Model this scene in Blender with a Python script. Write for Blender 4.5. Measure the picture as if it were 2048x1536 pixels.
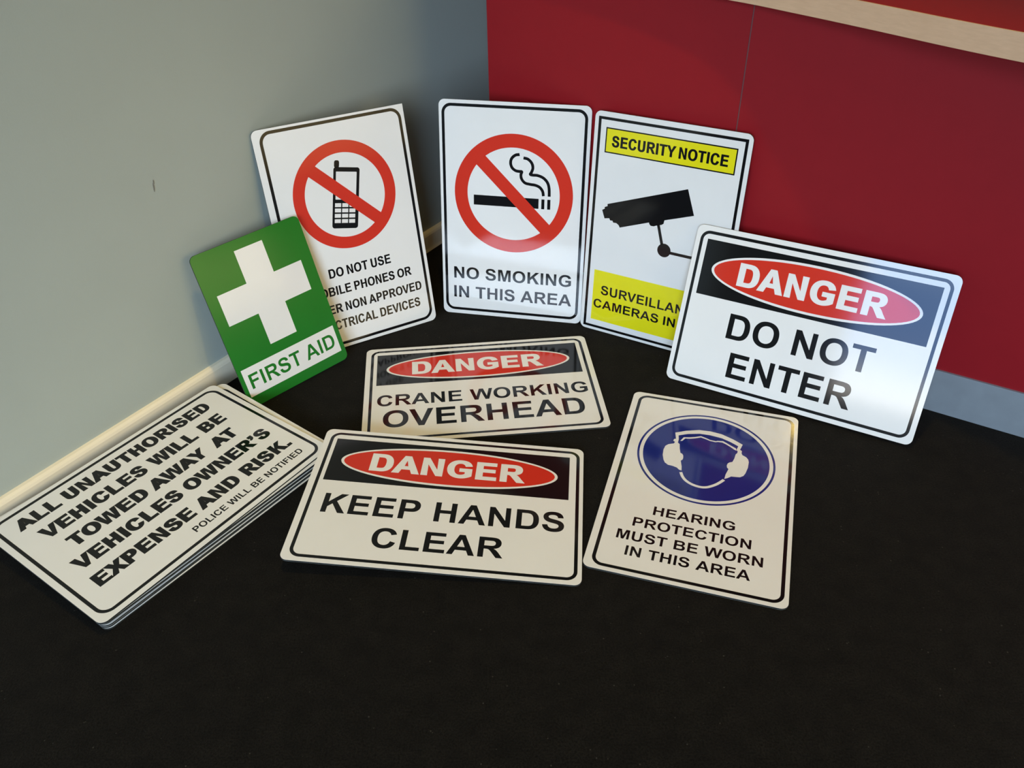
import bpy, math, random
from mathutils import Matrix, Vector, noise
from mathutils.geometry import delaunay_2d_cdt

C = bpy.context.scene.collection
for o in list(bpy.data.objects):
    bpy.data.objects.remove(o)

# ------------------------------------------------------------------ camera
F_PX, PITCH, ROLL, CAM_H = 1702.03, 0.638852, 0.0170653, 0.983695
cd = bpy.data.cameras.new('camera')
cam = bpy.data.objects.new('camera', cd)
C.objects.link(cam)
cd.sensor_fit = 'HORIZONTAL'
cd.sensor_width = 36.0
cd.lens = F_PX / 2048.0 * 36.0
cd.clip_start = 0.02
_fwd = Vector((0, math.cos(PITCH), -math.sin(PITCH)))
_right = Vector((1, 0, 0))
_down = _fwd.cross(_right)
_r = math.cos(ROLL) * _right + math.sin(ROLL) * _down
_d = -math.sin(ROLL) * _right + math.cos(ROLL) * _down
cam.matrix_world = Matrix(((_r.x, -_d.x, -_fwd.x, 0), (_r.y, -_d.y, -_fwd.y, 0),
                           (_r.z, -_d.z, -_fwd.z, CAM_H), (0, 0, 0, 1)))
bpy.context.scene.camera = cam

# ------------------------------------------------------------------ room frame (metres)
WP = Vector((-0.04715, 2.10204, 0))                 # a point on the left wall's foot
WL = Vector((0.55646, 0.83087, 0))                  # along the left wall, away from the camera
WN = Vector((0.83087, -0.55646, 0))                 # out of the left wall, into the room
DP = Vector((0.39714, 1.45057, 0))                  # foot of the desk front, at its panel seam
DR = Vector((0.8507, -0.52565, 0))                  # along the desk front, to the right
DN = Vector((-0.52565, -0.8507, 0))                 # out of the desk front, towards the camera


def wall_pt(a, n, z):
    """a along the left wall, n out from it."""
    return WP + WL * a + WN * (n - 0.0135) + Vector((0, 0, z))


def desk_pt(a, n, z):
    return DP + DR * a + DN * n + Vector((0, 0, z))


BACK = -5.6         # the window wall behind the camera (along the left wall)
FAR = 3.4          # the wall behind the desk
RIGHT = 4.6
CEIL = 3.0
WIN = (0.93, 4.3, 0.74, 2.90)     # window opening in the back wall: n0, n1, z0, z1
WIN2 = (-2.6, 0.9, 0.45, 2.35)    # window opening in the right wall: a0, a1, z0, z1

# ------------------------------------------------------------------ daylight, lamps, exposure
SKY_BACK = 1.36
SKY_RIGHT = 0.50
SKY_RIGHT_COL = (1.0, 0.76, 0.34)
LAMP_STRENGTH = 112.0
LAMP_COL = (1.0, 0.72, 0.24)
world = bpy.data.worlds.new('sky')
bpy.context.scene.world = world
world.use_nodes = True
wt = world.node_tree
wt.nodes.clear()
WLK = wt.links.new


def wnode(t, **kw):
    n = wt.nodes.new('ShaderNode' + t)
    for k, v in kw.items():
        setattr(n, k, v)
    return n


def sky_ramp(stops):
    r = wnode('ValToRGB')
    e = r.color_ramp.elements
    while len(e) < len(stops):
        e.new(0.5)
    for q, (p, c) in zip(e, stops):
        q.position = p
        q.color = (*c, 1)
    return r


w_out = wnode('OutputWorld')
w_bg = wnode('Background')
w_tc = wnode('TexCoord')
w_sep = wnode('SeparateXYZ')
w_map = wnode('MapRange')
w_map.inputs['From Min'].default_value = -0.2
w_map.inputs['From Max'].default_value = 0.8
# clear blue sky over a sunlit horizon behind the camera
ramp_b = sky_ramp([(c[0], tuple(v * SKY_BACK for v in c[1])) for c in
                   [(0.0, (0.05, 0.05, 0.04)), (0.26, (0.08, 0.07, 0.055)), (0.300, (0.34, 0.27, 0.17)), (0.335, (0.80, 0.70, 0.53)),
                    (0.365, (0.50, 0.56, 0.66)), (0.390, (0.17, 0.29, 0.58)), (0.47, (0.145, 0.275, 0.58)), (0.53, (0.6, 0.75, 0.95)), (1.0, (0.8, 1.0, 1.25))]])
# hazy bright sky to the right
ramp_r = sky_ramp([(c[0], tuple(v * w * SKY_RIGHT for v, w in zip(c[1], SKY_RIGHT_COL))) for c in
                   [(0.0, (0.10, 0.10, 0.10)), (0.24, (0.18, 0.18, 0.18)), (0.32, (0.6, 0.6, 0.6)), (0.6, (0.75, 0.75, 0.75)), (1.0, (0.8, 0.8, 0.8))]])
ramp_h = sky_ramp([(c[0], tuple(v * SKY_BACK for v in c[1])) for c in
                   [(0.0, (0.04, 0.04, 0.03)), (0.25, (0.08, 0.08, 0.07)), (0.30, (0.60, 0.76, 0.98)), (0.5, (0.76, 1.0, 1.30)), (1.0, (0.86, 1.1, 1.42))]])
w_m3 = wnode('MapRange', interpolation_type='SMOOTHSTEP')
w_m3.inputs['From Min'].default_value = 0.11
w_m3.inputs['From Max'].default_value = 0.17
w_mixb = wnode('Mix', data_type='RGBA')
w_dot = wnode('VectorMath', operation='DOT_PRODUCT')
w_dot.inputs[1].default_value = WN
w_m2 = wnode('MapRange', interpolation_type='SMOOTHSTEP')
w_m2.inputs['From Min'].default_value = 0.76
w_m2.inputs['From Max'].default_value = 0.88
w_mix = wnode('Mix', data_type='RGBA')
WLK(w_tc.outputs['Generated'], w_sep.inputs[0])
WLK(w_tc.outputs['Generated'], w_dot.inputs[0])
WLK(w_sep.outputs['Z'], w_map.inputs['Value'])
WLK(w_map.outputs[0], ramp_b.inputs[0])
WLK(w_map.outputs[0], ramp_r.inputs[0])
WLK(w_dot.outputs['Value'], w_m2.inputs['Value'])
WLK(w_m2.outputs[0], w_mix.inputs['Factor'])
WLK(w_map.outputs[0], ramp_h.inputs[0])
WLK(w_dot.outputs['Value'], w_m3.inputs['Value'])
WLK(w_m3.outputs[0], w_mixb.inputs['Factor'])
WLK(ramp_b.outputs[0], w_mixb.inputs['A'])
WLK(ramp_h.outputs[0], w_mixb.inputs['B'])
WLK(w_mixb.outputs['Result'], w_mix.inputs['A'])
WLK(ramp_r.outputs[0], w_mix.inputs['B'])
WLK(w_mix.outputs['Result'], w_bg.inputs['Color'])
w_bg.inputs['Strength'].default_value = 10.0
WLK(w_bg.outputs[0], w_out.inputs[0])


def portal(name, centre, xaxis, zaxis, sx, sy):
    """marks a window opening so the sky is sampled through it; gives no light of its own"""
    l = bpy.data.lights.new(name, 'AREA')
    l.shape = 'RECTANGLE'
    l.size = sx
    l.size_y = sy
    l.cycles.is_portal = True
    o = bpy.data.objects.new(name, l)
    C.objects.link(o)
    o.matrix_world = Matrix(((xaxis.x, 0, zaxis.x, centre.x), (xaxis.y, 0, zaxis.y, centre.y), (0, 1, 0, centre.z), (0, 0, 0, 1)))


portal('window_portal', wall_pt(BACK - 0.12, (WIN[0] + WIN[1]) / 2, (WIN[2] + WIN[3]) / 2), WN, -WL, WIN[1] - WIN[0], WIN[3] - WIN[2])
portal('window_portal', wall_pt((WIN2[0] + WIN2[1]) / 2, RIGHT + 0.12, (WIN2[2] + WIN2[3]) / 2), WL, WN, WIN2[1] - WIN2[0], WIN2[3] - WIN2[2])

vs = bpy.context.scene.view_settings
vs.view_transform = 'Standard'
vs.look = 'None'
vs.gamma = 1.0
vs.use_curve_mapping = False
vs.exposure = 0.0


# ------------------------------------------------------------------ materials
def mat(name, col, rough=0.5, spec=0.5, var=0.0, scale=40.0, bump=0.0, bscale=300.0, emit=None, estr=0.0, coat=0.0,
        metal=0.0):
    m = bpy.data.materials.new(name)
    m.use_nodes = True
    nt = m.node_tree
    b = nt.nodes['Principled BSDF']
    b.inputs['Base Color'].default_value = (*col, 1)
    b.inputs['Roughness'].default_value = rough
    b.inputs['Specular IOR Level'].default_value = spec
    b.inputs['Metallic'].default_value = metal
    if coat:
        b.inputs['Coat Weight'].default_value = coat
        b.inputs['Coat Roughness'].default_value = 0.05
    if emit:
        b.inputs['Emission Color'].default_value = (*emit, 1)
        b.inputs['Emission Strength'].default_value = estr
    if var or bump:
        tc = nt.nodes.new('ShaderNodeTexCoord')
    if var:
        n = nt.nodes.new('ShaderNodeTexNoise')
        n.inputs['Scale'].default_value = scale
        n.inputs['Detail'].default_value = 4
        nt.links.new(tc.outputs['Object'], n.inputs['Vector'])
        r = nt.nodes.new('ShaderNodeValToRGB')
        r.color_ramp.elements[0].position = 0.3
        r.color_ramp.elements[1].position = 0.7
        r.color_ramp.elements[0].color = (*[c * (1 - var) for c in col], 1)
        r.color_ramp.elements[1].color = (*[min(1, c * (1 + var)) for c in col], 1)
        nt.links.new(n.outputs['Fac'], r.inputs[0])
        nt.links.new(r.outputs[0], b.inputs['Base Color'])
    if bump:
        n2 = nt.nodes.new('ShaderNodeTexNoise')
        n2.inputs['Scale'].default_value = bscale
        n2.inputs['Detail'].default_value = 3
        nt.links.new(tc.outputs['Object'], n2.inputs['Vector'])
        bp = nt.nodes.new('ShaderNodeBump')
        bp.inputs['Strength'].default_value = bump
        bp.inputs['Distance'].default_value = 0.002
        nt.links.new(n2.outputs['Fac'], bp.inputs['Height'])
        nt.links.new(bp.outputs[0], b.inputs['Normal'])
    return m


SR = 0.088
M = {
    'white': mat('sign_white', (0.80, 0.80, 0.785), SR, 0.44, var=0.012, scale=14),
    'black': mat('ink_black', (0.006, 0.006, 0.007), SR, 0.44, var=0.05, scale=14),
    'red': mat('ink_red', (0.62, 0.035, 0.018), SR, 0.5, var=0.02, scale=14),
    'green': mat('ink_green', (0.012, 0.175, 0.018), 0.16, 0.4, var=0.03, scale=14),
    'blue': mat('ink_blue', (0.012, 0.022, 0.20), SR, 0.5, var=0.03, scale=14),
    'yellow': mat('ink_yellow', (0.78, 0.72, 0.012), SR, 0.5, var=0.012, scale=14),
    'core': mat('panel_core', (0.016, 0.018, 0.016), 0.7, 0.2, var=0.1, scale=60),
    'skin': mat('panel_skin', (0.30, 0.31, 0.30), 0.4, 0.5, var=0.02, scale=30),
    'wall': mat('wall_paint', (0.44, 0.485, 0.435), 0.75, 0.25, var=0.015, scale=6, bump=0.05, bscale=420),
    'skirt': mat('skirting_paint', (0.90, 0.80, 0.60), 0.4, 0.4, var=0.03, scale=9),
    'desk': mat('red_laminate', (0.285, 0.009, 0.014), 0.45, 0.22, var=0.02, scale=30, bump=0.03, bscale=900),
    'kick': mat('brushed_kickboard', (0.30, 0.335, 0.36), 0.42, 0.5, var=0.06, scale=25, metal=0.25),
    'seam': mat('seam_gap', (0.16, 0.06, 0.06), 0.6, 0.3, var=0.05),
    'ceil': mat('ceiling_paint', (0.78, 0.76, 0.70), 0.9, 0.2, var=0.01),
    'frame': mat('window_frame', (0.10, 0.10, 0.10), 0.4, 0.5, var=0.02),
    'lamp': mat('lamp_diffuser', (0.9, 0.88, 0.8), 0.5, 0.3, emit=LAMP_COL, estr=12.0),
    'lampbody': mat('lamp_body', (0.8, 0.8, 0.8), 0.4, 0.5, var=0.01),
}


def carpet_mat():
    m = bpy.data.materials.new('charcoal_carpet')
    m.use_nodes = True
    nt = m.node_tree
    b = nt.nodes['Principled BSDF']
    b.inputs['Roughness'].default_value = 0.95
    b.inputs['Specular IOR Level'].default_value = 0.12
    tc = nt.nodes.new('ShaderNodeTexCoord')
    n = nt.nodes.new('ShaderNodeTexNoise')
    n.inputs['Scale'].default_value = 380
    n.inputs['Detail'].default_value = 5
    n.inputs['Roughness'].default_value = 0.7
    r = nt.nodes.new('ShaderNodeValToRGB')
    r.color_ramp.elements[0].position = 0.33
    r.color_ramp.elements[0].color = (0.0008, 0.0007, 0.0006, 1)
    r.color_ramp.elements[1].position = 0.72
    r.color_ramp.elements[1].color = (0.0135, 0.0120, 0.0093, 1)
    # pale lint flecks
    v = nt.nodes.new('ShaderNodeTexVoronoi')
    v.inputs['Scale'].default_value = 120
    lt = nt.nodes.new('ShaderNodeMath')
    lt.operation = 'LESS_THAN'
    lt.inputs[1].default_value = 0.13
    n3 = nt.nodes.new('ShaderNodeTexNoise')
    n3.inputs['Scale'].default_value = 48
    gt = nt.nodes.new('ShaderNodeMath')
    gt.operation = 'GREATER_THAN'
    gt.inputs[1].default_value = 0.62
    mu = nt.nodes.new('ShaderNodeMath')
    mu.operation = 'MULTIPLY'
    mx = nt.nodes.new('ShaderNodeMix')
    mx.data_type = 'RGBA'
    mx.inputs['B'].default_value = (0.045, 0.042, 0.036, 1)
    n4 = nt.nodes.new('ShaderNodeTexNoise')
    n4.inputs['Scale'].default_value = 34
    n4.inputs['Detail'].default_value = 3
    r4 = nt.nodes.new('ShaderNodeMapRange')
    r4.inputs['From Min'].default_value = 0.3
    r4.inputs['From Max'].default_value = 0.7
    r4.inputs['To Min'].default_value = 0.72
    r4.inputs['To Max'].default_value = 1.28
    m4 = nt.nodes.new('ShaderNodeMix')
    m4.data_type = 'RGBA'
    m4.blend_type = 'MULTIPLY'
    m4.inputs['Factor'].default_value = 1.0
    b.inputs['Sheen Weight'].default_value = 0.03
    b.inputs['Sheen Roughness'].default_value = 0.45
    b.inputs['Sheen Tint'].default_value = (1.0, 0.9, 0.78, 1)
    L = nt.links.new
    for q in (n, v, n3, n4):
        L(tc.outputs['Object'], q.inputs['Vector'])
    L(n.outputs['Fac'], r.inputs[0])
    L(v.outputs['Distance'], lt.inputs[0])
    L(n3.outputs['Fac'], gt.inputs[0])
    L(lt.outputs[0], mu.inputs[0])
    L(gt.outputs[0], mu.inputs[1])
    L(mu.outputs[0], mx.inputs['Factor'])
    L(n4.outputs['Fac'], r4.inputs['Value'])
    L(r.outputs[0], m4.inputs['A'])
    L(r4.outputs[0], m4.inputs['B'])
    L(m4.outputs['Result'], mx.inputs['A'])
    L(mx.outputs['Result'], b.inputs['Base Color'])
    bp = nt.nodes.new('ShaderNodeBump')
    bp.inputs['Strength'].default_value = 0.6
    bp.inputs['Distance'].default_value = 0.003
    L(n.outputs['Fac'], bp.inputs['Height'])
    L(bp.outputs[0], b.inputs['Normal'])
    return m


def wood_mat():
    m = bpy.data.materials.new('pale_timber_edge')
    m.use_nodes = True
    nt = m.node_tree
    b = nt.nodes['Principled BSDF']
    b.inputs['Roughness'].default_value = 0.45
    b.inputs['Specular IOR Level'].default_value = 0.35
    tc = nt.nodes.new('ShaderNodeTexCoord')
    mp = nt.nodes.new('ShaderNodeMapping')
    mp.inputs['Rotation'].default_value = (0, 0, math.atan2(DR.y, DR.x) * -1 - 0.25)
    mp.inputs['Scale'].default_value = (3.0, 40.0, 160.0)
    n = nt.nodes.new('ShaderNodeTexNoise')
    n.inputs['Scale'].default_value = 1.6
    n.inputs['Detail'].default_value = 6
    r = nt.nodes.new('ShaderNodeValToRGB')
    r.color_ramp.elements[0].position = 0.25
    r.color_ramp.elements[0].color = (0.62, 0.41, 0.26, 1)
    r.color_ramp.elements[1].position = 0.75
    r.color_ramp.elements[1].color = (0.69, 0.465, 0.30, 1)
    L = nt.links.new
    L(tc.outputs['Object'], mp.inputs[0])
    L(mp.outputs[0], n.inputs['Vector'])
    L(n.outputs['Fac'], r.inputs[0])
    L(r.outputs[0], b.inputs['Base Color'])
    return m


M['carpet'] = carpet_mat()
M['wood'] = wood_mat()


# ------------------------------------------------------------------ object helpers
def mesh_obj(name, verts, faces, mats, parent=None, midx=None, smooth=False):
    me = bpy.data.meshes.new(name)
    me.from_pydata([tuple(v) for v in verts], [], faces)
    for m in (mats if isinstance(mats, (list, tuple)) else [mats]):
        me.materials.append(m)
    if midx:
        for p, i in zip(me.polygons, midx):
            p.material_index = i
    if smooth:
        for p in me.polygons:
            p.use_smooth = True
    me.validate()
    me.update()
    o = bpy.data.objects.new(name, me)
    C.objects.link(o)
    if parent:
        o.parent = parent
    return o


def tag(o, label=None, cat=None, group=None, kind=None):
    for k, v in (('label', label), ('category', cat), ('group', group), ('kind', kind)):
        if v:
            o[k] = v
    return o


def structure(name, verts, faces, m, label=None, cat=None, midx=None):
    o = mesh_obj(name, verts, faces, m, midx=midx)
    return tag(o, label, cat, kind='structure')


BOXF = [(0, 3, 2, 1), (4, 5, 6, 7), (0, 1, 5, 4), (1, 2, 6, 5), (2, 3, 7, 6), (3, 0, 4, 7)]


def box_pts(fn, a0, a1, n0, n1, z0, z1):
    """a box in wall or desk coordinates, outward normals"""
    v = [fn(a, n, z) for z in (z0, z1) for a, n in ((a0, n0), (a1, n0), (a1, n1), (a0, n1))]
    return v


def boxes(fn, lst):
    V, Fc = [], []
    for b in lst:
        k = len(V)
        V += box_pts(fn, *b)
        Fc += [tuple(i + k for i in f) for f in BOXF]
    return V, Fc


def fix_normals(o):
    import bmesh
    bm = bmesh.new()
    bm.from_mesh(o.data)
    bmesh.ops.recalc_face_normals(bm, faces=bm.faces)
    bm.to_mesh(o.data)
    bm.free()
    return o


# ------------------------------------------------------------------ setting
R0, R1 = BACK, FAR
fl = [wall_pt(R0 - 0.2, -0.2, 0), wall_pt(R0 - 0.2, RIGHT + 0.2, 0), wall_pt(R1 + 0.2, RIGHT + 0.2, 0), wall_pt(R1 + 0.2, -0.2, 0)]
flb = [v - Vector((0, 0, 0.1)) for v in fl]
structure('floor', flb + fl, BOXF, M['carpet'], 'black charcoal carpet floor', 'floor')
fix_normals(structure('ceiling', *boxes(wall_pt, [(R0 - 0.2, R1 + 0.2, -0.2, RIGHT + 0.2, CEIL, CEIL + 0.1)]), M['ceil'], 'white ceiling', 'ceiling'))
fix_normals(structure('wall_left', *boxes(wall_pt, [(R0 - 0.2, R1 + 0.2, -0.15, 0.0, 0.0, CEIL)]), M['wall'], 'grey-cream painted wall on the left', 'wall'))
fix_normals(structure('wall_far', *boxes(wall_pt, [(R1, R1 + 0.15, 0.0, RIGHT, 0.0, CEIL)]), M['wall'], 'painted wall behind the red desk', 'wall'))
p0, p1, q0, q1 = WIN2
fix_normals(structure('wall_right', *boxes(wall_pt, [(R0, p0, RIGHT, RIGHT + 0.15, 0, CEIL), (p1, R1, RIGHT, RIGHT + 0.15, 0, CEIL),
                                                    (p0, p1, RIGHT, RIGHT + 0.15, 0, q0), (p0, p1, RIGHT, RIGHT + 0.15, q1, CEIL)]),
                      M['wall'], 'painted wall with a window at the far right', 'wall'))
fb = []
for q in (p0, p1 - 0.05):
    fb.append((q, q + 0.05, RIGHT + 0.05, RIGHT + 0.10, q0, q1))
for q in (q0, q1 - 0.05):
    fb.append((p0 + 0.05, p1 - 0.05, RIGHT + 0.05, RIGHT + 0.10, q, q + 0.05))
fb.append((-0.9, -0.86, RIGHT + 0.05, RIGHT + 0.10, q0 + 0.05, q1 - 0.05))
fix_normals(structure('window_2', *boxes(wall_pt, fb), M['frame'], 'dark framed window in the right wall', 'window'))
n0, n1, z0, z1 = WIN
fix_normals(structure('wall_back', *boxes(wall_pt, [(R0 - 0.15, R0, 0.0, n0, 0, CEIL), (R0 - 0.15, R0, n1, RIGHT, 0, CEIL),
                                                   (R0 - 0.15, R0, n0, n1, 0, z0), (R0 - 0.15, R0, n0, n1, z1, CEIL)]),
                      M['wall'], 'painted wall with the window behind the camera', 'wall'))
fb = []
for q in (n0, n1 - 0.05):
    fb.append((R0 - 0.10, R0 - 0.05, q, q + 0.05, z0, z1))
for q in (z0, z1 - 0.05):
    fb.append((R0 - 0.10, R0 - 0.05, n0 + 0.05, n1 - 0.05, q, q + 0.05))
for q in (2.6,):
    fb.append((R0 - 0.10, R0 - 0.05, q, q + 0.04, z0 + 0.05, z1 - 0.05))
fix_normals(structure('window_1', *boxes(wall_pt, fb), M['frame'], 'dark framed window behind the camera', 'window'))

# skirting along the left wall: rounded top, cove at the foot
prof = [(0.0, 0.0), (0.014, 0.0), (0.0125, 0.008), (0.012, 0.034), (0.0115, 0.040), (0.0095, 0.0445), (0.006, 0.0475), (0.0, 0.0485)]
V, Fc = [], []
for a in (R0, R1):
    V += [wall_pt(a, p[0], p[1]) for p in prof]
k = len(prof)
for i in range(k):
    j = (i + 1) % k
    Fc.append((i, j, j + k, i + k))
Fc += [tuple(range(k))[::-1], tuple(range(k, 2 * k))]
fix_normals(structure('baseboard_left', V, Fc, M['skirt'], 'cream painted skirting along the left wall', 'skirting'))

# scuff on the wall: a small dark rub mark
def scuff():
    V, Fc = [], []
    rnd = random.Random(4)
    for (da, dz, w, h) in ((0.0, 0.0, 0.0016, 0.006), (0.002, 0.007, 0.0012, 0.004), (-0.001, -0.007, 0.001, 0.003)):
        k = len(V)
        for i in range(10):
            t = i / 10 * 2 * math.pi
            rr = 0.8 + 0.4 * rnd.random()
            V.append(wall_pt(-0.945 + da + w * rr * math.cos(t), 0.0004, 0.4185 + dz + h * rr * math.sin(t)))
        Fc.append(tuple(range(k, k + 10)))
    o = mesh_obj('scuff_mark', V, Fc, mat('scuff_grey', (0.24, 0.24, 0.21), 0.8, 0.2, var=0.1))
    tag(o, 'small dark scuff on the left wall', 'scuff', kind='structure')
    return o


scuff()


# ------------------------------------------------------------------ reception desk
def smooth_path(pts, n):
    """Catmull-Rom through pts"""
    out = []
    P = [2 * Vector(pts[0]) - Vector(pts[1])] + [Vector(p) for p in pts] + [2 * Vector(pts[-1]) - Vector(pts[-2])]
    for i in range(1, len(P) - 2):
        for k in range(n):
            t = k / n
            a, b, c, d = P[i - 1], P[i], P[i + 1], P[i + 2]
            out.append(0.5 * ((2 * b) + (c - a) * t + (2 * a - 5 * b + 4 * c - d) * t * t + (3 * b - a - 3 * c + d) * t ** 3))
    out.append(P[-2])
    return out


desk = bpy.data.objects.new('reception_desk', None)
C.objects.link(desk)
desk.location = desk_pt(0, 0, 0)
tag(desk, 'red laminate reception desk with pale timber edge behind the signs', 'desk')
bpy.context.view_layer.update()


def dpart(name, fn, lst, m):
    V, Fc = boxes(fn, lst)
    V = [v - desk.location for v in V]
    o = mesh_obj(name, V, Fc, m, parent=desk)
    return fix_normals(o)


DL, DRT = -0.512, 1.75      # left and right ends of the desk front
TOPB, TOPT = 0.6635, 0.6970
KICK = 0.0868
G = 0.0011
dpart('front_panel', desk_pt, [(DL, -G, -0.022, -0.0045, KICK, TOPB)], M['desk'])
dpart('front_panel', desk_pt, [(G, DRT, -0.022, -0.0045, KICK, TOPB)], M['desk'])
dpart('panel_joint', desk_pt, [(-G, G, -0.022, -0.0053, KICK, TOPB)], M['seam'])
dpart('kickboard', desk_pt, [(DL, DRT, -0.022, 0.0, 0.0, KICK)], M['kick'])
dpart('end_panel', desk_pt, [(DL, DL + 0.018, -0.60, -0.0222, 0.0, TOPB)], M['desk'])
dpart('end_panel', desk_pt, [(DRT - 0.018, DRT, -0.60, -0.0222, 0.0, TOPB)], M['desk'])
dpart('back_panel', desk_pt, [(DL + 0.018, DRT - 0.018, -0.60, -0.582, 0.0, TOPB)], M['desk'])
# bow-fronted top
edge = smooth_path([(-0.58, 0.006), (-0.40, 0.008), (-0.2, 0.016), (-0.036, 0.031), (0.091, 0.069), (0.209, 0.111), (0.312, 0.150), (0.404, 0.180),
                    (0.60, 0.236), (0.85, 0.288), (1.2, 0.325), (1.8, 0.335)], 8)
EI = [(p.x, p.y) for p in [Vector(e) for e in edge]]


def strip_solid(front, back, zb, zt, m, name):
    n = len(front)
    V = []
    for (a, b) in front:
        V.append(desk_pt(a, b, zb) - desk.location)
    for (a, b) in front:
        V.append(desk_pt(a, b, zt) - desk.location)
    for (a, b) in back:
        V.append(desk_pt(a, b, zb) - desk.location)
    for (a, b) in back:
        V.append(desk_pt(a, b, zt) - desk.location)
    Fc = []
    for i in range(n - 1):
        Fc += [(i, i + 1, n + i + 1, n + i), (2 * n + i, 3 * n + i, 3 * n + i + 1, 2 * n + i + 1),
               (n + i, n + i + 1, 3 * n + i + 1, 3 * n + i), (i, 2 * n + i, 2 * n + i + 1, i + 1)]
    Fc += [(0, n, 3 * n, 2 * n), (n - 1, 3 * n - 1, 4 * n - 1, 2 * n - 1)]
    return fix_normals(mesh_obj(name, V, Fc, m, parent=desk))


edge2 = [Vector((a, b)) for a, b in EI]
inner = []
for i, p in enumerate(edge2):
    q0, q1 = edge2[max(0, i - 1)], edge2[min(len(edge2) - 1, i + 1)]
    d = (q1 - q0).normalized()
    inner.append((p.x - d.y * -0.003 * 0 + d.y * 0.003, p.y - d.x * 0.003))
strip_solid(EI, inner, TOPB, TOPT, M['wood'], 'timber_edge')
strip_solid(inner, [(a, -0.62) for a, b in inner], TOPB, TOPT - 0.0004, M['desk'], 'desk_top')

# ------------------------------------------------------------------ recessed downlights (outside the frame, they light the carpet)
LAMPS = [(-0.95, 0.78, 'above the signs on the carpet'), (-0.9, 2.7, 'above the open carpet right of the signs')]
for i, (a, n, where) in enumerate(LAMPS):
    r = bpy.data.objects.new('downlight', None)
    C.objects.link(r)
    r.location = wall_pt(a, n, CEIL)
    tag(r, 'round warm downlight recessed in the ceiling ' + where, 'ceiling light', 'warm downlights')
    V, Fc = [], []
    prof = [(0.050, 0.001), (0.060, -0.004), (0.068, -0.004), (0.072, 0.0), (0.072, 0.003), (0.050, 0.003)]
    for (rad, z) in prof:
        V += [(rad * math.cos(2 * math.pi * q / 32), rad * math.sin(2 * math.pi * q / 32), z - 0.003) for q in range(32)]
    for l in range(len(prof)):
        l2 = (l + 1) % len(prof)
        Fc += [(l * 32 + q, l * 32 + (q + 1) % 32, l2 * 32 + (q + 1) % 32, l2 * 32 + q) for q in range(32)]
    fix_normals(mesh_obj('trim_ring', V, Fc, M['lampbody'], parent=r))
    V = [(0.049 * math.cos(2 * math.pi * q / 32), 0.049 * math.sin(2 * math.pi * q / 32), z) for z in (-0.001, -0.0025) for q in range(32)]
    Fc = [tuple(range(32)), tuple(range(32, 64))[::-1]] + [(q, (q + 1) % 32, 32 + (q + 1) % 32, 32 + q) for q in range(32)]
    fix_normals(mesh_obj('lamp_lens', V, Fc, M['lamp'], parent=r))
    sl = bpy.data.lights.new('downlight_beam', 'SPOT')
    sl.energy = LAMP_STRENGTH
    sl.color = LAMP_COL
    sl.spot_size = math.radians(45)
    sl.spot_blend = 0.65
    sl.shadow_soft_size = 0.045
    so = bpy.data.objects.new('downlight_beam', sl)
    C.objects.link(so)
    so.parent = r
    so.location = (0, 0, -0.06)

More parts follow.
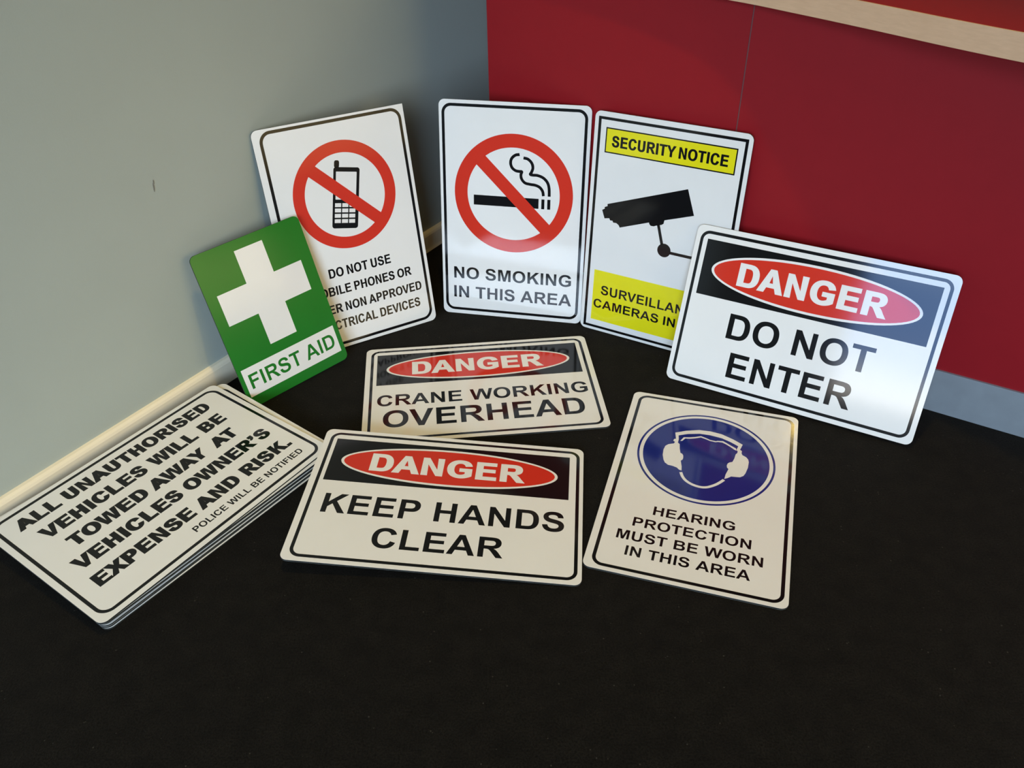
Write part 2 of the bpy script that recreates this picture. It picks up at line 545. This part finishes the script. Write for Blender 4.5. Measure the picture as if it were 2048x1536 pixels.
# ------------------------------------------------------------------ lettering: grotesque bold capitals, drawn on a 2048 grid
GLYPH = {
    'A': (1479, "M1471 0L1149 0L1021 333L435 333L314 0L0 0L571 1466L884 1466ZM926 580L724 1124L526 580Z"),
    'B': (1479, "M150 1466L736 1466Q910 1466 995 1451Q1081 1437 1148 1391Q1216 1345 1261 1268Q1306 1192 1306 1097Q1306 994 1250 908Q1195 822 1100 779Q1234 740 1306 646Q1378 552 1378 425Q1378 325 1331 230Q1285 136 1204 79Q1124 23 1006 10Q932 2 649 0L150 0ZM446 1222L446 883L640 883Q813 883 855 888Q931 897 974 940Q1018 984 1018 1055Q1018 1123 980 1165Q943 1208 869 1217Q825 1222 616 1222ZM446 639L446 247L720 247Q880 247 923 256Q989 268 1030 314Q1072 361 1072 439Q1072 505 1040 551Q1008 597 947 618Q887 639 685 639Z"),
    'C': (1479, "M1087 539L1374 448Q1308 208 1154 91Q1001 -25 765 -25Q473 -25 285 174Q97 374 97 720Q97 1086 286 1288Q475 1491 783 1491Q1052 1491 1220 1332Q1320 1238 1370 1062L1077 992Q1051 1106 968 1172Q886 1238 768 1238Q605 1238 503 1121Q402 1004 402 742Q402 464 502 346Q602 228 762 228Q880 228 965 303Q1050 378 1087 539Z"),
    'D': (1479, "M148 1466L689 1466Q872 1466 968 1438Q1097 1400 1189 1303Q1281 1206 1329 1065Q1377 925 1377 720Q1377 541 1332 411Q1278 253 1177 155Q1100 81 970 39Q873 8 711 8L148 8ZM444 1218L444 247L665 247Q789 247 844 261Q916 279 963 322Q1011 365 1041 463Q1071 562 1071 731Q1071 901 1041 995Q1011 1086 957 1138Q903 1190 821 1203Q760 1217 582 1218Z"),
    'E': (1366, "M149 0L149 1466L1236 1466L1236 1218L445 1218L445 893L1181 893L1181 646L445 646L445 247L1264 247L1264 0Z"),
    'F': (1251, "M151 0L151 1466L1156 1466L1156 1218L447 1218L447 871L1059 871L1059 623L447 623L447 0Z"),
    'G': (1593, "M830 539L830 786L1468 786L1468 202Q1375 112 1198 43Q1022 -25 841 -25Q611 -25 440 71Q269 168 183 347Q97 527 97 738Q97 967 193 1145Q289 1323 474 1418Q615 1491 825 1491Q1098 1491 1251 1376Q1405 1262 1449 1060L1155 1005Q1124 1113 1038 1175Q953 1238 825 1238Q631 1238 516 1115Q402 992 402 750Q402 489 518 358Q634 228 822 228Q915 228 1008 264Q1102 301 1169 353L1169 539Z"),
    'H': (1479, "M150 0L150 1466L446 1466L446 889L1026 889L1026 1466L1322 1466L1322 0L1026 0L1026 641L446 641L446 0Z"),
    'I': (569, "M140 0L140 1466L436 1466L436 0Z"),
    'K': (1479, "M153 0L153 1466L449 1466L449 815L1047 1466L1445 1466L893 895L1475 0L1092 0L689 688L449 443L449 0Z"),
    'L': (1251, "M157 0L157 1466L453 1466L453 247L1189 247L1189 0Z"),
    'M': (1706, "M145 0L145 1466L588 1466L854 466L1117 1466L1561 1466L1561 0L1286 0L1286 1154L995 0L710 0L420 1154L420 0Z"),
    'N': (1479, "M150 0L150 1466L438 1466L1038 487L1038 1466L1313 1466L1313 0L1016 0L425 956L425 0Z"),
    'O': (1593, "M89 724Q89 948 156 1100Q206 1212 292 1301Q379 1390 482 1433Q619 1491 798 1491Q1122 1491 1316 1290Q1511 1089 1511 731Q1511 376 1318 175Q1125 -25 802 -25Q475 -25 282 174Q89 374 89 724ZM394 734Q394 485 509 356Q624 228 801 228Q978 228 1091 355Q1205 483 1205 738Q1205 990 1094 1114Q984 1238 801 1238Q618 1238 506 1112Q394 987 394 734Z"),
    'P': (1366, "M149 0L149 1466L624 1466Q894 1466 976 1444Q1102 1411 1187 1300Q1272 1190 1272 1015Q1272 880 1223 788Q1174 696 1098 643Q1023 590 945 574Q838 553 635 553L442 553L442 0ZM445 1218L445 802L607 802Q782 802 841 825Q900 848 933 897Q967 946 967 1011Q967 1091 920 1143Q873 1195 801 1208Q748 1218 588 1218Z"),
    'R': (1479, "M150 0L150 1466L773 1466Q1008 1466 1114 1426Q1221 1387 1285 1286Q1349 1185 1349 1055Q1349 889 1251 781Q1154 673 960 645Q1056 589 1118 522Q1181 455 1287 284L1466 0L1112 0L898 317Q784 487 742 531Q700 575 653 591Q606 608 506 608L446 608L446 0ZM446 846L665 846Q878 846 931 864Q984 882 1014 926Q1044 970 1044 1034Q1044 1107 1005 1152Q966 1197 895 1209Q859 1214 679 1214L446 1214Z"),
    'S': (1366, "M74 477L362 505Q388 360 467 292Q547 224 682 224Q825 224 897 284Q970 345 970 426Q970 478 939 514Q909 551 833 578Q781 596 596 642Q358 701 262 787Q127 908 127 1082Q127 1194 190 1291Q254 1389 373 1440Q493 1491 662 1491Q938 1491 1077 1370Q1217 1249 1224 1047L928 1034Q909 1147 846 1196Q784 1246 659 1246Q530 1246 457 1193Q410 1159 410 1102Q410 1050 454 1013Q510 966 726 915Q942 864 1045 809Q1149 755 1207 660Q1266 566 1266 427Q1266 301 1196 191Q1126 81 998 27Q870 -26 679 -26Q401 -26 252 102Q103 231 74 477Z"),
    'T': (1251, "M478 0L478 1218L43 1218L43 1466L1208 1466L1208 1218L774 1218L774 0Z"),
    'U': (1479, "M146 1466L442 1466L442 672Q442 483 453 427Q472 337 543 282Q615 228 739 228Q865 228 929 279Q993 331 1006 405Q1019 480 1019 653L1019 1466L1315 1466L1315 696Q1315 432 1291 323Q1267 214 1202 139Q1138 64 1030 19Q922 -25 748 -25Q538 -25 429 23Q321 72 258 149Q195 227 175 312Q146 438 146 684Z"),
    'V': (1366, "M523 0L-1 1466L320 1466L691 381L1050 1466L1364 1466L839 0Z"),
    'W': (1933, "M358 0L8 1466L311 1466L532 442L800 1466L1152 1466L1409 425L1634 1466L1932 1466L1576 0L1262 0L970 1096L679 0Z"),
    'X': (1366, "M0 0L501 765L47 1466L393 1466L687 995L975 1466L1318 1466L862 754L1363 0L1006 0L681 507L355 0Z"),
    'Y': (1366, "M532 0L532 617L-5 1466L342 1466L687 886L1025 1466L1366 1466L827 615L827 0Z"),
    '.': (569, "M147 0L147 281L428 281L428 0Z"),
    "'": (569, "M140 1466L428 1466L428 1261Q428 1136 406 1063Q385 991 325 933Q266 876 174 842L118 961Q205 990 242 1041Q279 1092 281 1177L140 1177Z"),
}
KERN = {('A', 'W'): -110, ('W', 'A'): -110, ('A', 'Y'): -150, ('A', 'V'): -110, ('V', 'A'): -110, ('A', 'T'): -130, ('T', 'A'): -130, ('U', 'T'): 0,
        ('R', "'"): -60, ('L', 'T'): -120, ('P', 'A'): -140, ('O', 'V'): -40, ('R', 'V'): -40, ('T', 'O'): -40, ('O', 'W'): -30, ('W', 'O'): -30,
        ('R', 'T'): -40, ('D', 'A'): -50, ('R', 'Y'): -60}


def flatten(path, seg=7):
    import re
    toks = re.findall(r'[MLQZ]|-?\d+\.?\d*', path)
    cs, cur, i, op = [], [], 0, None
    pos = (0, 0)
    while i < len(toks):
        if toks[i] in 'MLQZ':
            op = toks[i]
            i += 1
            if op == 'Z':
                cs.append(cur)
                cur = []
            continue
        if op in 'ML':
            pos = (float(toks[i]), float(toks[i + 1]))
            cur.append(pos)
            i += 2
        else:
            c = (float(toks[i]), float(toks[i + 1]))
            e = (float(toks[i + 2]), float(toks[i + 3]))
            for k in range(1, seg + 1):
                t = k / seg
                cur.append(((1 - t) ** 2 * pos[0] + 2 * t * (1 - t) * c[0] + t * t * e[0],
                            (1 - t) ** 2 * pos[1] + 2 * t * (1 - t) * c[1] + t * t * e[1]))
            pos = e
            i += 4
    out = []
    for c in cs:
        d = []
        for p in c:
            if not d or abs(p[0] - d[-1][0]) + abs(p[1] - d[-1][1]) > 0.5:
                d.append(p)
        if abs(d[0][0] - d[-1][0]) + abs(d[0][1] - d[-1][1]) < 0.5:
            d.pop()
        out.append(d)
    return out


def area2(c):
    return sum(c[i][0] * c[(i + 1) % len(c)][1] - c[(i + 1) % len(c)][0] * c[i][1] for i in range(len(c)))


def embolden(c, dx, dy, hole):
    """push the outline out (holes shrink) by dx across and dy up"""
    s = 1 if area2(c) > 0 else -1
    if hole:
        s = -s
    n = len(c)
    out = []
    for i in range(n):
        p0, p1, p2 = c[i - 1], c[i], c[(i + 1) % n]
        e1 = Vector((p1[0] - p0[0], p1[1] - p0[1])).normalized()
        e2 = Vector((p2[0] - p1[0], p2[1] - p1[1])).normalized()
        n1 = Vector((e1.y, -e1.x)) * s
        n2 = Vector((e2.y, -e2.x)) * s
        b = (n1 + n2)
        k = max(0.5, b.dot(b) / 2)
        b = b / k
        out.append((p1[0] + b.x * dx, p1[1] + b.y * dy))
    return out


def glyph(ch, dx, dy):
    adv, path = GLYPH[ch]
    cs = flatten(path)
    if dx or dy:
        cs = [embolden(c, dx, dy, i > 0) for i, c in enumerate(cs)]
        k = 1466.0 / (1466 + 2 * dy)
        cs = [[(x, (y + dy) * k if ch not in "'" else y * k + dy) for x, y in c] for c in cs]
    return adv + 1.2 * dx, cs


def word(text, x0, x1, yb, cap, style=(0, 0), space=569, track=0):
    """contours of a line of capitals whose ink spans x0..x1 (mm)"""
    shapes, pen, prev = [], 0.0, None
    for ch in text:
        if ch == ' ':
            pen += space
            prev = None
            continue
        adv, cs = glyph(ch, *style)
        pen += KERN.get((prev, ch), 0)
        shapes += [[[(x + pen, y) for x, y in c] for c in cs]]
        pen += adv + track
        prev = ch
    lo = min(x for s in shapes for c in s for x, y in c)
    hi = max(x for s in shapes for c in s for x, y in c)
    kx = (x1 - x0) / (hi - lo)
    ky = cap / 1466.0
    return [[[(x0 + (x - lo) * kx, yb + y * ky) for x, y in c] for c in s] for s in shapes]


def clean(c):
    o = [p for i, p in enumerate(c) if abs(p[0] - c[i - 1][0]) + abs(p[1] - c[i - 1][1]) > 1e-5]
    return o


def ink(name, shapes, level, m, parent, label=None, base=None):
    """thin printed film: shapes = list of [outer, hole, ...] in mm; its top lies `level` steps over the board"""
    z = level * 0.00007
    zb = (level - 1) * 0.00007 if base is None else base
    V, Fc = [], []
    for s in shapes:
        s = [clean(c) for c in s]
        pts, loops = [], []
        for j, c in enumerate(s):
            if (area2(c) > 0) != (j == 0):
                c = c[::-1]
            k = len(pts)
            pts += [Vector(p) for p in c]
            loops.append(list(range(k, k + len(c))))
        r = delaunay_2d_cdt(pts, [], loops, 2 if len(s) > 1 else 1, 1e-6)
        k = len(V)
        V += [(p.x / 1000, p.y / 1000, z) for p in r[0]]
        for f in r[2]:
            Fc.append(tuple(i + k for i in f))
        for c in loops:
            k = len(V)
            n = len(c)
            V += [(pts[i].x / 1000, pts[i].y / 1000, z) for i in c] + [(pts[i].x / 1000, pts[i].y / 1000, zb) for i in c]
            for i in range(n):
                j = (i + 1) % n
                Fc.append((k + n + i, k + n + j, k + j, k + i))
    o = mesh_obj(name, V, Fc, m, parent=parent)
    if label:
        o['label'] = label
    return o


def rrect(x0, y0, x1, y1, r=0, n=10, radii=None):
    rs = radii or (r, r, r, r)      # BL BR TR TL
    out = []
    for (cx, cy, a0, rr) in ((x0, y0, 180, rs[0]), (x1, y0, 270, rs[1]), (x1, y1, 0, rs[2]), (x0, y1, 90, rs[3])):
        if rr <= 0:
            out.append((cx, cy))
            continue
        mx = cx + (rr if cx == x0 else -rr)
        my = cy + (rr if cy == y0 else -rr)
        for i in range(n + 1):
            a = math.radians(a0 + 90 * i / n)
            out.append((mx + rr * math.cos(a), my + rr * math.sin(a)))
    return out


def ellipse(cx, cy, a, b, n=72):
    return [(cx + a * math.cos(2 * math.pi * i / n), cy + b * math.sin(2 * math.pi * i / n)) for i in range(n)]


def stroke(pts, w, n=8, closed=False):
    """ribbon of width w along a smooth path"""
    P = smooth_path(pts, n) if n > 1 else [Vector(p) for p in pts]
    L, R = [], []
    for i, p in enumerate(P):
        d = (P[min(i + 1, len(P) - 1)] - P[max(i - 1, 0)]).normalized()
        nn = Vector((-d.y, d.x)) * w / 2
        L.append((p.x + nn.x, p.y + nn.y))
        R.append((p.x - nn.x, p.y - nn.y))
    return L + R[::-1]


TH = 0.003


def board(parent, w, h, radii, face, edge_top=None, name='board'):
    """aluminium composite panel: printed skin, dark core, back skin"""
    c = rrect(0, 0, w, h, radii=radii, n=8)
    n = len(c)
    zs = [0.0, -0.0002, -0.0028, -TH]
    V = [(x / 1000, y / 1000, z) for z in zs for x, y in c]
    Fc = [tuple(range(n))]
    mi = [0]
    for l in range(3):
        for i in range(n):
            j = (i + 1) % n
            Fc.append((l * n + i, (l + 1) * n + i, (l + 1) * n + j, l * n + j))
            mi.append((0, 1, 2)[l])
    Fc.append(tuple(range(3 * n, 4 * n))[::-1])
    mi.append(2)
    return mesh_obj(name, V, Fc, [face, M['core'], M['skin']], parent=parent, midx=mi)


def sign_root(name, o, u, v, label, cat, group=None, lift=0.0):
    u = Vector(u).normalized()
    v = Vector(v)
    v = (v - u * v.dot(u)).normalized()
    n = u.cross(v)
    r = bpy.data.objects.new(name, None)
    C.objects.link(r)
    r.empty_display_size = 0.05
    p = Vector(o) + Vector((0, 0, lift))
    r.matrix_world = Matrix(((u.x, v.x, n.x, p.x), (u.y, v.y, n.y, p.y), (u.z, v.z, n.z, p.z), (0, 0, 0, 1)))
    tag(r, label, cat, group)
    return r


def border(root, w, h, o, wd, r, m=None):
    l, b, rt, t = o
    return ink('border_line', [[rrect(l, b, w - rt, h - t, r), rrect(l + wd, b + wd, w - rt - wd, h - t - wd, max(0, r - wd))]], 1, m or M['black'], root)


BLACKST = (62, 26)      # heavy weight
BOLD = (0, 0)
R4 = (12, 12, 12, 12)


def danger_sign(name, pose, label, lines, bo):
    root = sign_root(name, *pose, label, 'sign', 'danger signs')
    board(root, 450, 300, R4, M['white'])
    border(root, 450, 300, bo, 5.5, 17)
    hd = ink('header_band', [[rrect(22.5, 173.6, 426.5, 276.2)]], 1, M['black'], root)
    ink('oval_rim', [[ellipse(224.3, 224.4, 183, 44)]], 2, M['white'], hd, 'white oval rim')
    ink('red_oval', [[ellipse(224.3, 224.4, 178.2, 39.6)]], 3, M['red'], hd, 'red oval')
    ink('header_lettering', word('DANGER', 91.8, 353, 203.3, 42.6, BLACKST), 4, M['white'], hd, 'white word DANGER')
    for (t, x0, x1, yb, cap, sp) in lines:
        ink('lettering', word(t, x0, x1, yb, cap, BOLD, sp), 1, M['black'], root, 'black words ' + t)
    return root


# ---- DANGER signs
POSE = {
    'crane': ((-0.26943, 1.14645, 0.0030), (0.99599, 0.08942, 0), (-0.08942, 0.99599, 0)),
    'hear': ((0.09943, 0.86187, 0.0030), (0.9541, -0.29948, 0), (0.29948, 0.9541, 0)),
    'phone': ((-0.41972, 1.41361, 0.0039), (0.86264, 0.50564, -0.01306), (-0.09532, 0.18786, 0.97756)),
    'smoke': ((-0.14619, 1.59459, 0.0005), (0.98013, -0.19838, -0.00024), (0.02829, 0.13865, 0.98993)),
    'sec': ((0.14697, 1.52874, 0.0003), (0.85996, -0.51015, 0.01459), (0.03949, 0.09501, 0.99469)),
    'dne': ((0.2995, 1.33767, 0.0011), (0.86775, -0.49683, 0.01317), (0.1706, 0.32264, 0.93102)),
    'aid': ((-0.48864, 1.2584, 0.001), (0.70534, 0.70868, 0.01631), (-0.23241, 0.20945, 0.9498)),
    'keep': ((-0.35078, 0.86102, 0.02851), (0.99466, -0.08631, -0.05669), (0.08645, 0.99626, 0.00935)),
}
danger_sign('danger_sign', POSE['dne'], 'danger sign reading DO NOT ENTER leaning against the red desk front',
            [('DO NOT', 95, 353.5, 104, 47.3, 569), ('ENTER', 111.5, 336, 32, 47.8, 569)], (8.5, 8.5, 9, 9))
danger_sign('danger_sign', POSE['crane'], 'danger sign reading CRANE WORKING OVERHEAD lying flat on the carpet',
            [('CRANE WORKING', 25.5, 426.5, 107.8, 33.4, 569), ('OVERHEAD', 37.5, 412, 43.6, 48.8, 569)], (10, 9, 10, 8.5))
danger_sign('danger_sign', POSE['keep'], 'danger sign reading KEEP HANDS CLEAR propped on the sheet stack corner',
            [('KEEP HANDS', 35.8, 421, 102, 41.8, 569), ('CLEAR', 128, 330, 38.5, 40.3, 569)], (10.5, 8, 6.5, 8))

# ---- hearing protection sign
root = sign_root('hearing_protection_sign', *POSE['hear'], 'white sign with blue ear muff symbol lying flat on the carpet', 'sign')
board(root, 300, 450, R4, M['white'])
border(root, 300, 450, (11, 7.3, 6.3, 7.8), 5.6, 18)
ds = ink('symbol_disc', [[ellipse(150.4, 295, 116.8, 116.8, 96), ellipse(150.4, 295, 113.1, 113.1, 96)], [ellipse(150.4, 295, 107, 107, 96)]], 1, M['blue'], root, 'blue disc with thin outer ring')
band_o = [(94.2, 322), (90.6, 324.5), (91.6, 329.5), (94.6, 331), (91.1, 347.6), (109, 358), (131.2, 366.4), (151, 368), (171, 365.4), (192, 356.5), (208.9, 346.6),
          (205.6, 331.5), (209, 329), (208.8, 323.0)]
band_i = [(201.5, 321), (202.2, 326), (199.5, 329.5), (201.9, 340.3), (188, 348), (172, 354.6), (151, 357.2), (132.5, 356.2), (113, 349.8), (97.7, 341.6), (99.5, 330), (99.2, 321.5)]
cupl = [(99.2, 321.5), (94.2, 322), (92.9, 317.5), (83.8, 312.5), (79.5, 307), (77.8, 296.5), (78.6, 282), (81.8, 270), (85, 263.5), (91.1, 258.8), (99, 258.2), (106.6, 256.0), (111, 251.6), (115.2, 250.8),
        (114.0, 261), (110.6, 275.2), (113.3, 279), (113.6, 284), (112.8, 290), (110.7, 293.6), (107.2, 295.5), (104.6, 306), (102.9, 318.2)]
cupr = [(201.5, 321), (208.8, 323.0), (210.5, 318.5), (217.2, 314.8), (221.2, 309.5), (222.6, 303), (222.2, 288), (219.4, 273), (216.5, 265.5), (211.4, 260.8), (205, 259.6), (197, 258.6), (191.5, 253), (186.6, 249.4),
        (187.6, 261), (191.0, 275.8), (188.2, 279.5), (187.4, 284.5), (188.2, 289.5), (190.8, 293.2), (195.8, 296.2), (198.2, 306), (199.4, 317.5)]
ink('headband', [[band_o + band_i]], 2, M['white'], ds, 'white headband outline')
ink('ear_cup', [[cupl]], 2, M['white'], ds, 'white left ear cup')
ink('ear_cup', [[cupr]], 2, M['white'], ds, 'white right ear cup')
ink('chin_line', [[stroke([(114.6, 246.2), (119, 236), (126, 227.5), (137, 221.2), (150.5, 218.8), (161.5, 221.5), (173.3, 230.5), (181, 239.5), (186.2, 247)], 5.0, 5)]], 2, M['white'], ds, 'white chin line')
ink('fringe_line', [[[(102.6, 327.2), (107.2, 338.8), (117, 341.2), (126.2, 344.8), (136.2, 350.2), (145, 347.4), (153, 344.0), (163.2, 343.4), (165, 345), (175, 347.2), (183, 342.5), (190, 338.2), (198.4, 333.5), (199.6, 327.6), (196.2, 329.2),
                      (189, 334.6), (181, 339.6), (174.4, 342.8), (167, 342.6), (162.6, 340.6), (153.2, 341.4), (145, 344.2), (136.2, 346.6), (127, 341.4), (118, 337.8), (110.2, 336.2), (106, 328.2)]]], 2, M['white'], ds, 'white hair line')
for t, x0, x1, yb, cap, sp in (('HEARING', 85.3, 213.6, 133.8, 19.4, 569), ('PROTECTION', 58, 240.6, 101.7, 19.6, 569),
                               ('MUST BE WORN', 38.2, 260.2, 70, 19.8, 600), ('IN THIS AREA', 57.3, 244, 38.6, 19.6, 600)):
    ink('lettering', word(t, x0, x1, yb, cap, BOLD, sp), 1, M['black'], root, 'black words ' + t)


# ---- prohibition rings
def ring_shape(cx, cy, R, r, bw):
    out = [[ellipse(cx, cy, R, R, 96), ellipse(cx, cy, r, r, 96)]]
    k = math.sqrt(0.5)
    L = math.sqrt(r * r - (bw / 2) ** 2) + 1.0
    pts = [(-L, bw / 2), (-L, -bw / 2), (L, -bw / 2), (L, bw / 2)]
    out.append([[(cx + (x * k + y * k), cy + (-x * k + y * k)) for x, y in pts]])
    return out


# ---- no smoking
root = sign_root('no_smoking_sign', *POSE['smoke'], 'white no smoking sign with crossed cigarette leaning on the red desk', 'sign')
board(root, 300, 450, R4, M['white'])
border(root, 300, 450, (5.6, 8.3, 6.7, 6.9), 5.7, 19)
ink('cigarette', [[rrect(69, 244.8, 202.5, 265.3)], [rrect(208.2, 244.6, 214.4, 264.7)], [rrect(220.2, 244.6, 226.5, 264.8)]], 1, M['black'], root, 'black cigarette bar')
ink('smoke_wisp', [[stroke([(162.2, 351.4), (153.5, 349.5), (146.2, 342.5), (144.4, 333.0), (147.5, 324.5), (154.5, 319.2), (162.0, 318.0), (167.2, 317.6), (165.4, 311.5), (167.2, 303), (174, 295.8), (184, 293.6), (195, 292.4), (204, 288.6), (210, 281), (211.9, 271.4)], 5.8, 6)],
                   [stroke([(169.9, 345.2), (179, 343.2), (186.6, 336.0), (189.2, 326.5), (186.6, 317.8), (184.2, 313.6), (190, 312.4), (199, 312.2), (210.5, 308), (219, 299.5), (222.8, 288), (223.7, 271.2)], 5.8, 6)]], 1, M['black'], root, 'black curling smoke')
ink('prohibition_ring', ring_shape(150.5, 269.8, 121.0, 94.4, 25.8), 2, M['red'], root, 'red ring with diagonal bar')
for t, x0, x1, yb, cap, sp in (('NO SMOKING', 24.7, 276, 81.8, 25.8, 569), ('IN THIS AREA', 24, 278.5, 38.2, 26.2, 569)):
    ink('lettering', word(t, x0, x1, yb, cap, BOLD, sp), 1, M['black'], root, 'black words ' + t)

# ---- no phones
root = sign_root('no_phone_sign', *POSE['phone'], 'white sign with crossed out mobile phone leaning against the left wall', 'sign')
board(root, 300, 450, (12, 12, 0.4, 12), M['white'])
border(root, 300, 450, (12.6, 6.6, 6.6, 4.4), 5.8, 22)


def tilt(pts, ox=140.0, oy=359.3):
    ux, uy = Vector((51.6, -11.0)).normalized()
    vx, vy = Vector((26.6, 114.2)).normalized()
    return [(ox + x * ux - y * vx, oy + x * uy - y * vy) for x, y in pts]


def trect(x0, y0, x1, y1, r=0):
    return tilt(rrect(x0, y0, x1, y1, r, n=5))


bd = [trect(0, 0, 52.6, 117.2, 5), trect(5.2, 8.4, 46.8, 61.5, 0.8)]
for i in range(3):
    for j in range(4):
        bd.append(trect(4.6 + i * 14.6, 68.4 + j * 10.3, 4.6 + i * 14.6 + 12.4, 68.4 + j * 10.3 + 7.4))
ph = ink('phone_symbol', [bd, [tilt(rrect(1.0, -12.6, 11.0, 1.5, 3.6, n=5))]], 1, M['black'], root, 'black mobile phone symbol')
ink('prohibition_ring', ring_shape(153.1, 302.4, 103.9, 81.0, 23.6), 2, M['red'], root, 'red ring with diagonal bar')
CB = (40, 8)
for t, x0, x1, yb, cap, sp in (('DO NOT USE', 87.4, 220.4, 148.0, 19.0, 480), ('MOBILE PHONES OR', 45.5, 261.0, 112.0, 18.6, 480),
                               ('OTHER NON APPROVED', 27.5, 278, 75.4, 18.6, 480), ('ELECTRICAL DEVICES', 38, 269, 40.8, 19.2, 480)):
    ink('lettering', word(t, x0, x1, yb, cap, CB, sp), 1, M['black'], root, 'black condensed words ' + t)

# ---- security notice
root = sign_root('security_notice_sign', *POSE['sec'], 'white and yellow security notice with camera symbol beside the no smoking sign', 'sign')
board(root, 300, 450, R4, M['white'])
ink('border_line', [[rrect(7.4, 5.8, 292.2, 440.4), rrect(13.0, 11.2, 286.8, 435.2)]], 1, M['black'], root)
hp = ink('header_panel', [[rrect(24, 374.6, 276.2, 422)]], 1, M['black'], root, 'black outlined header')
ink('header_fill', [[rrect(26.4, 377.0, 273.8, 419.6)]], 2, M['yellow'], hp, 'yellow header panel')
ink('header_lettering', word('SECURITY NOTICE', 37.4, 262, 387.2, 20.8, (58, 14), 420), 3, M['black'], hp, 'black words SECURITY NOTICE')
camp = [(29.0, 262.2), (34.5, 266.1), (33.6, 268.9), (39.8, 271.9), (39.2, 276.2), (195.8, 334.9), (213.9, 287.5), (158.1, 267.4), (157.2, 260.2), (153.2, 257.2), (146.6, 255.2), (138.0, 251.2),
        (132.0, 251.0), (129.0, 253.8), (128.1, 256.8), (69.0, 234.1), (66.6, 238.4), (61.4, 241.6), (54.5, 241.4), (52.8, 244.8), (47.6, 244.4), (45.6, 248.4), (39.8, 247.2), (35.4, 246.2)]
cs = ink('camera_symbol', [[camp]], 1, M['black'], root, 'black surveillance camera symbol')
ink('camera_arm', [[[(144.2, 256.2), (149.8, 257.4), (161.6, 219.8), (156.2, 217.4)]], [ellipse(164.4, 208.0, 13.5, 13.7, 48)], [rrect(176.0, 202.6, 252, 208.4)],
                   [rrect(252, 186, 262, 226)]], 1, M['black'], cs, 'black arm and ball joint')
yp = ink('lower_panel', [[rrect(23.2, 24.0, 276.5, 135.5)]], 1, M['yellow'], root, 'yellow lower panel')
for t, x0, x1, yb, cap, sp in (('SURVEILLANCE', 41, 259.5, 84.0, 20.0, 569), ('CAMERAS IN USE', 27, 273.5, 52.6, 19.2, 520)):
    ink('lettering', word(t, x0, x1, yb, cap, BOLD, sp), 2, M['black'], yp, 'black words ' + t)

# ---- first aid
root = sign_root('first_aid_sign', *POSE['aid'], 'green first aid sign with white cross leaning against the left wall', 'sign')
board(root, 225, 300, (11, 11, 11, 11), M['green'])
ink('white_cross', [[[(82, 96.6), (140.3, 96.6), (140.3, 159.6), (200.3, 159.6), (200.3, 219.2), (140.3, 219.2), (140.3, 281.4), (82, 281.4), (82, 219.2), (21.1, 219.2), (21.1, 159.6), (82, 159.6)]]], 1, M['white'], root, 'white cross')
lp = ink('label_panel', [[rrect(8.0, 20.2, 215.8, 75.4)]], 1, M['white'], root, 'white label panel')
ink('lettering', word('FIRST AID', 17.2, 207.8, 33.2, 28.8, (-8, 0), 520), 2, M['green'], lp, 'green words FIRST AID')

# ---- stack of parking signs
TO = Vector((-0.57201, 0.74889, 0.0245))
TU = Vector((0.5702, 0.82151, 0)).normalized()
TV = Vector((-0.82072, 0.56965, 0.04385)).normalized()
TN = TU.cross(TV)
HEAVY = (135, 44)
TLINES = (('ALL UNAUTHORISED', 34, 402.5, 247, 26.8, HEAVY, 569), ('VEHICLES WILL BE', 47.5, 398, 200.5, 27.4, HEAVY, 760),
          ('TOWED AWAY  AT', 63.5, 384, 153.8, 27.2, HEAVY, 569), ("VEHICLES OWNER'S", 40.0, 416, 107.0, 27.4, HEAVY, 569),
          ('EXPENSE AND RISK.', 40.0, 418.5, 58.5, 27.2, HEAVY, 640), ('POLICE WILL BE NOTIFIED', 188.5, 415.5, 29.8, 12.6, (8, 0), 569))
# shift along the sheet's length, across it, and turn (degrees) for each sheet from the top down
SHEETS = [(0, 0, 0), (12.0, 0.0, -1.85), (7.0, 1.2, -1.75), (8.5, -0.5, -1.7), (9.0, 0.7, -1.9), (9.5, -1.4, -1.75), (9.0, -0.8, -1.6), (10.0, -3.3, -1.8)]
ORD = ['topmost sheet of the stack', 'second sheet of the stack, slightly turned', 'third sheet down the stack', 'fourth sheet down the stack', 'fourth sheet up from the bottom of the stack',
       'third sheet up from the bottom of the stack', 'second sheet up from the bottom of the stack', 'bottom sheet of the stack on the carpet']
STEP = TH + 0.00012
proto = None
for i, (du, dv, ang) in enumerate(SHEETS):
    ca, sa = math.cos(math.radians(ang)), math.sin(math.radians(ang))
    u2 = TU * ca + TV * sa
    v2 = TV * ca - TU * sa
    ctr = TO + TU * (225 + du) / 1000 + TV * (150 + dv) / 1000 - TN * STEP * i
    o = ctr - u2 * 0.225 - v2 * 0.150
    lab = 'parking warning sign about unauthorised vehicles, ' + ORD[i]
    if proto is None:
        proto = sign_root('parking_sign', o, u2, v2, lab, 'sign', 'stacked parking signs by the left wall')
        board(proto, 450, 300, R4, M['white'])
        border(proto, 450, 300, (9.5, 8.8, 9.2, 7.6), 5.4, 20)
        for (t, x0, x1, yb, cap, st, sp) in TLINES:
            ink('lettering', word(t, x0, x1, yb, cap, st, sp), 1, M['black'], proto, 'black words ' + t.replace('  ', ' '))
        bpy.context.view_layer.update()
    else:
        r = proto.copy()
        C.objects.link(r)
        r.matrix_world = Matrix(((u2.x, v2.x, TN.x, o.x), (u2.y, v2.y, TN.y, o.y), (u2.z, v2.z, TN.z, o.z), (0, 0, 0, 1)))
        r['label'] = lab
        for ch in proto.children:
            if ch.name.startswith('board') or ch.name.startswith('border'):
                k = ch.copy()
                C.objects.link(k)
                k.parent = r
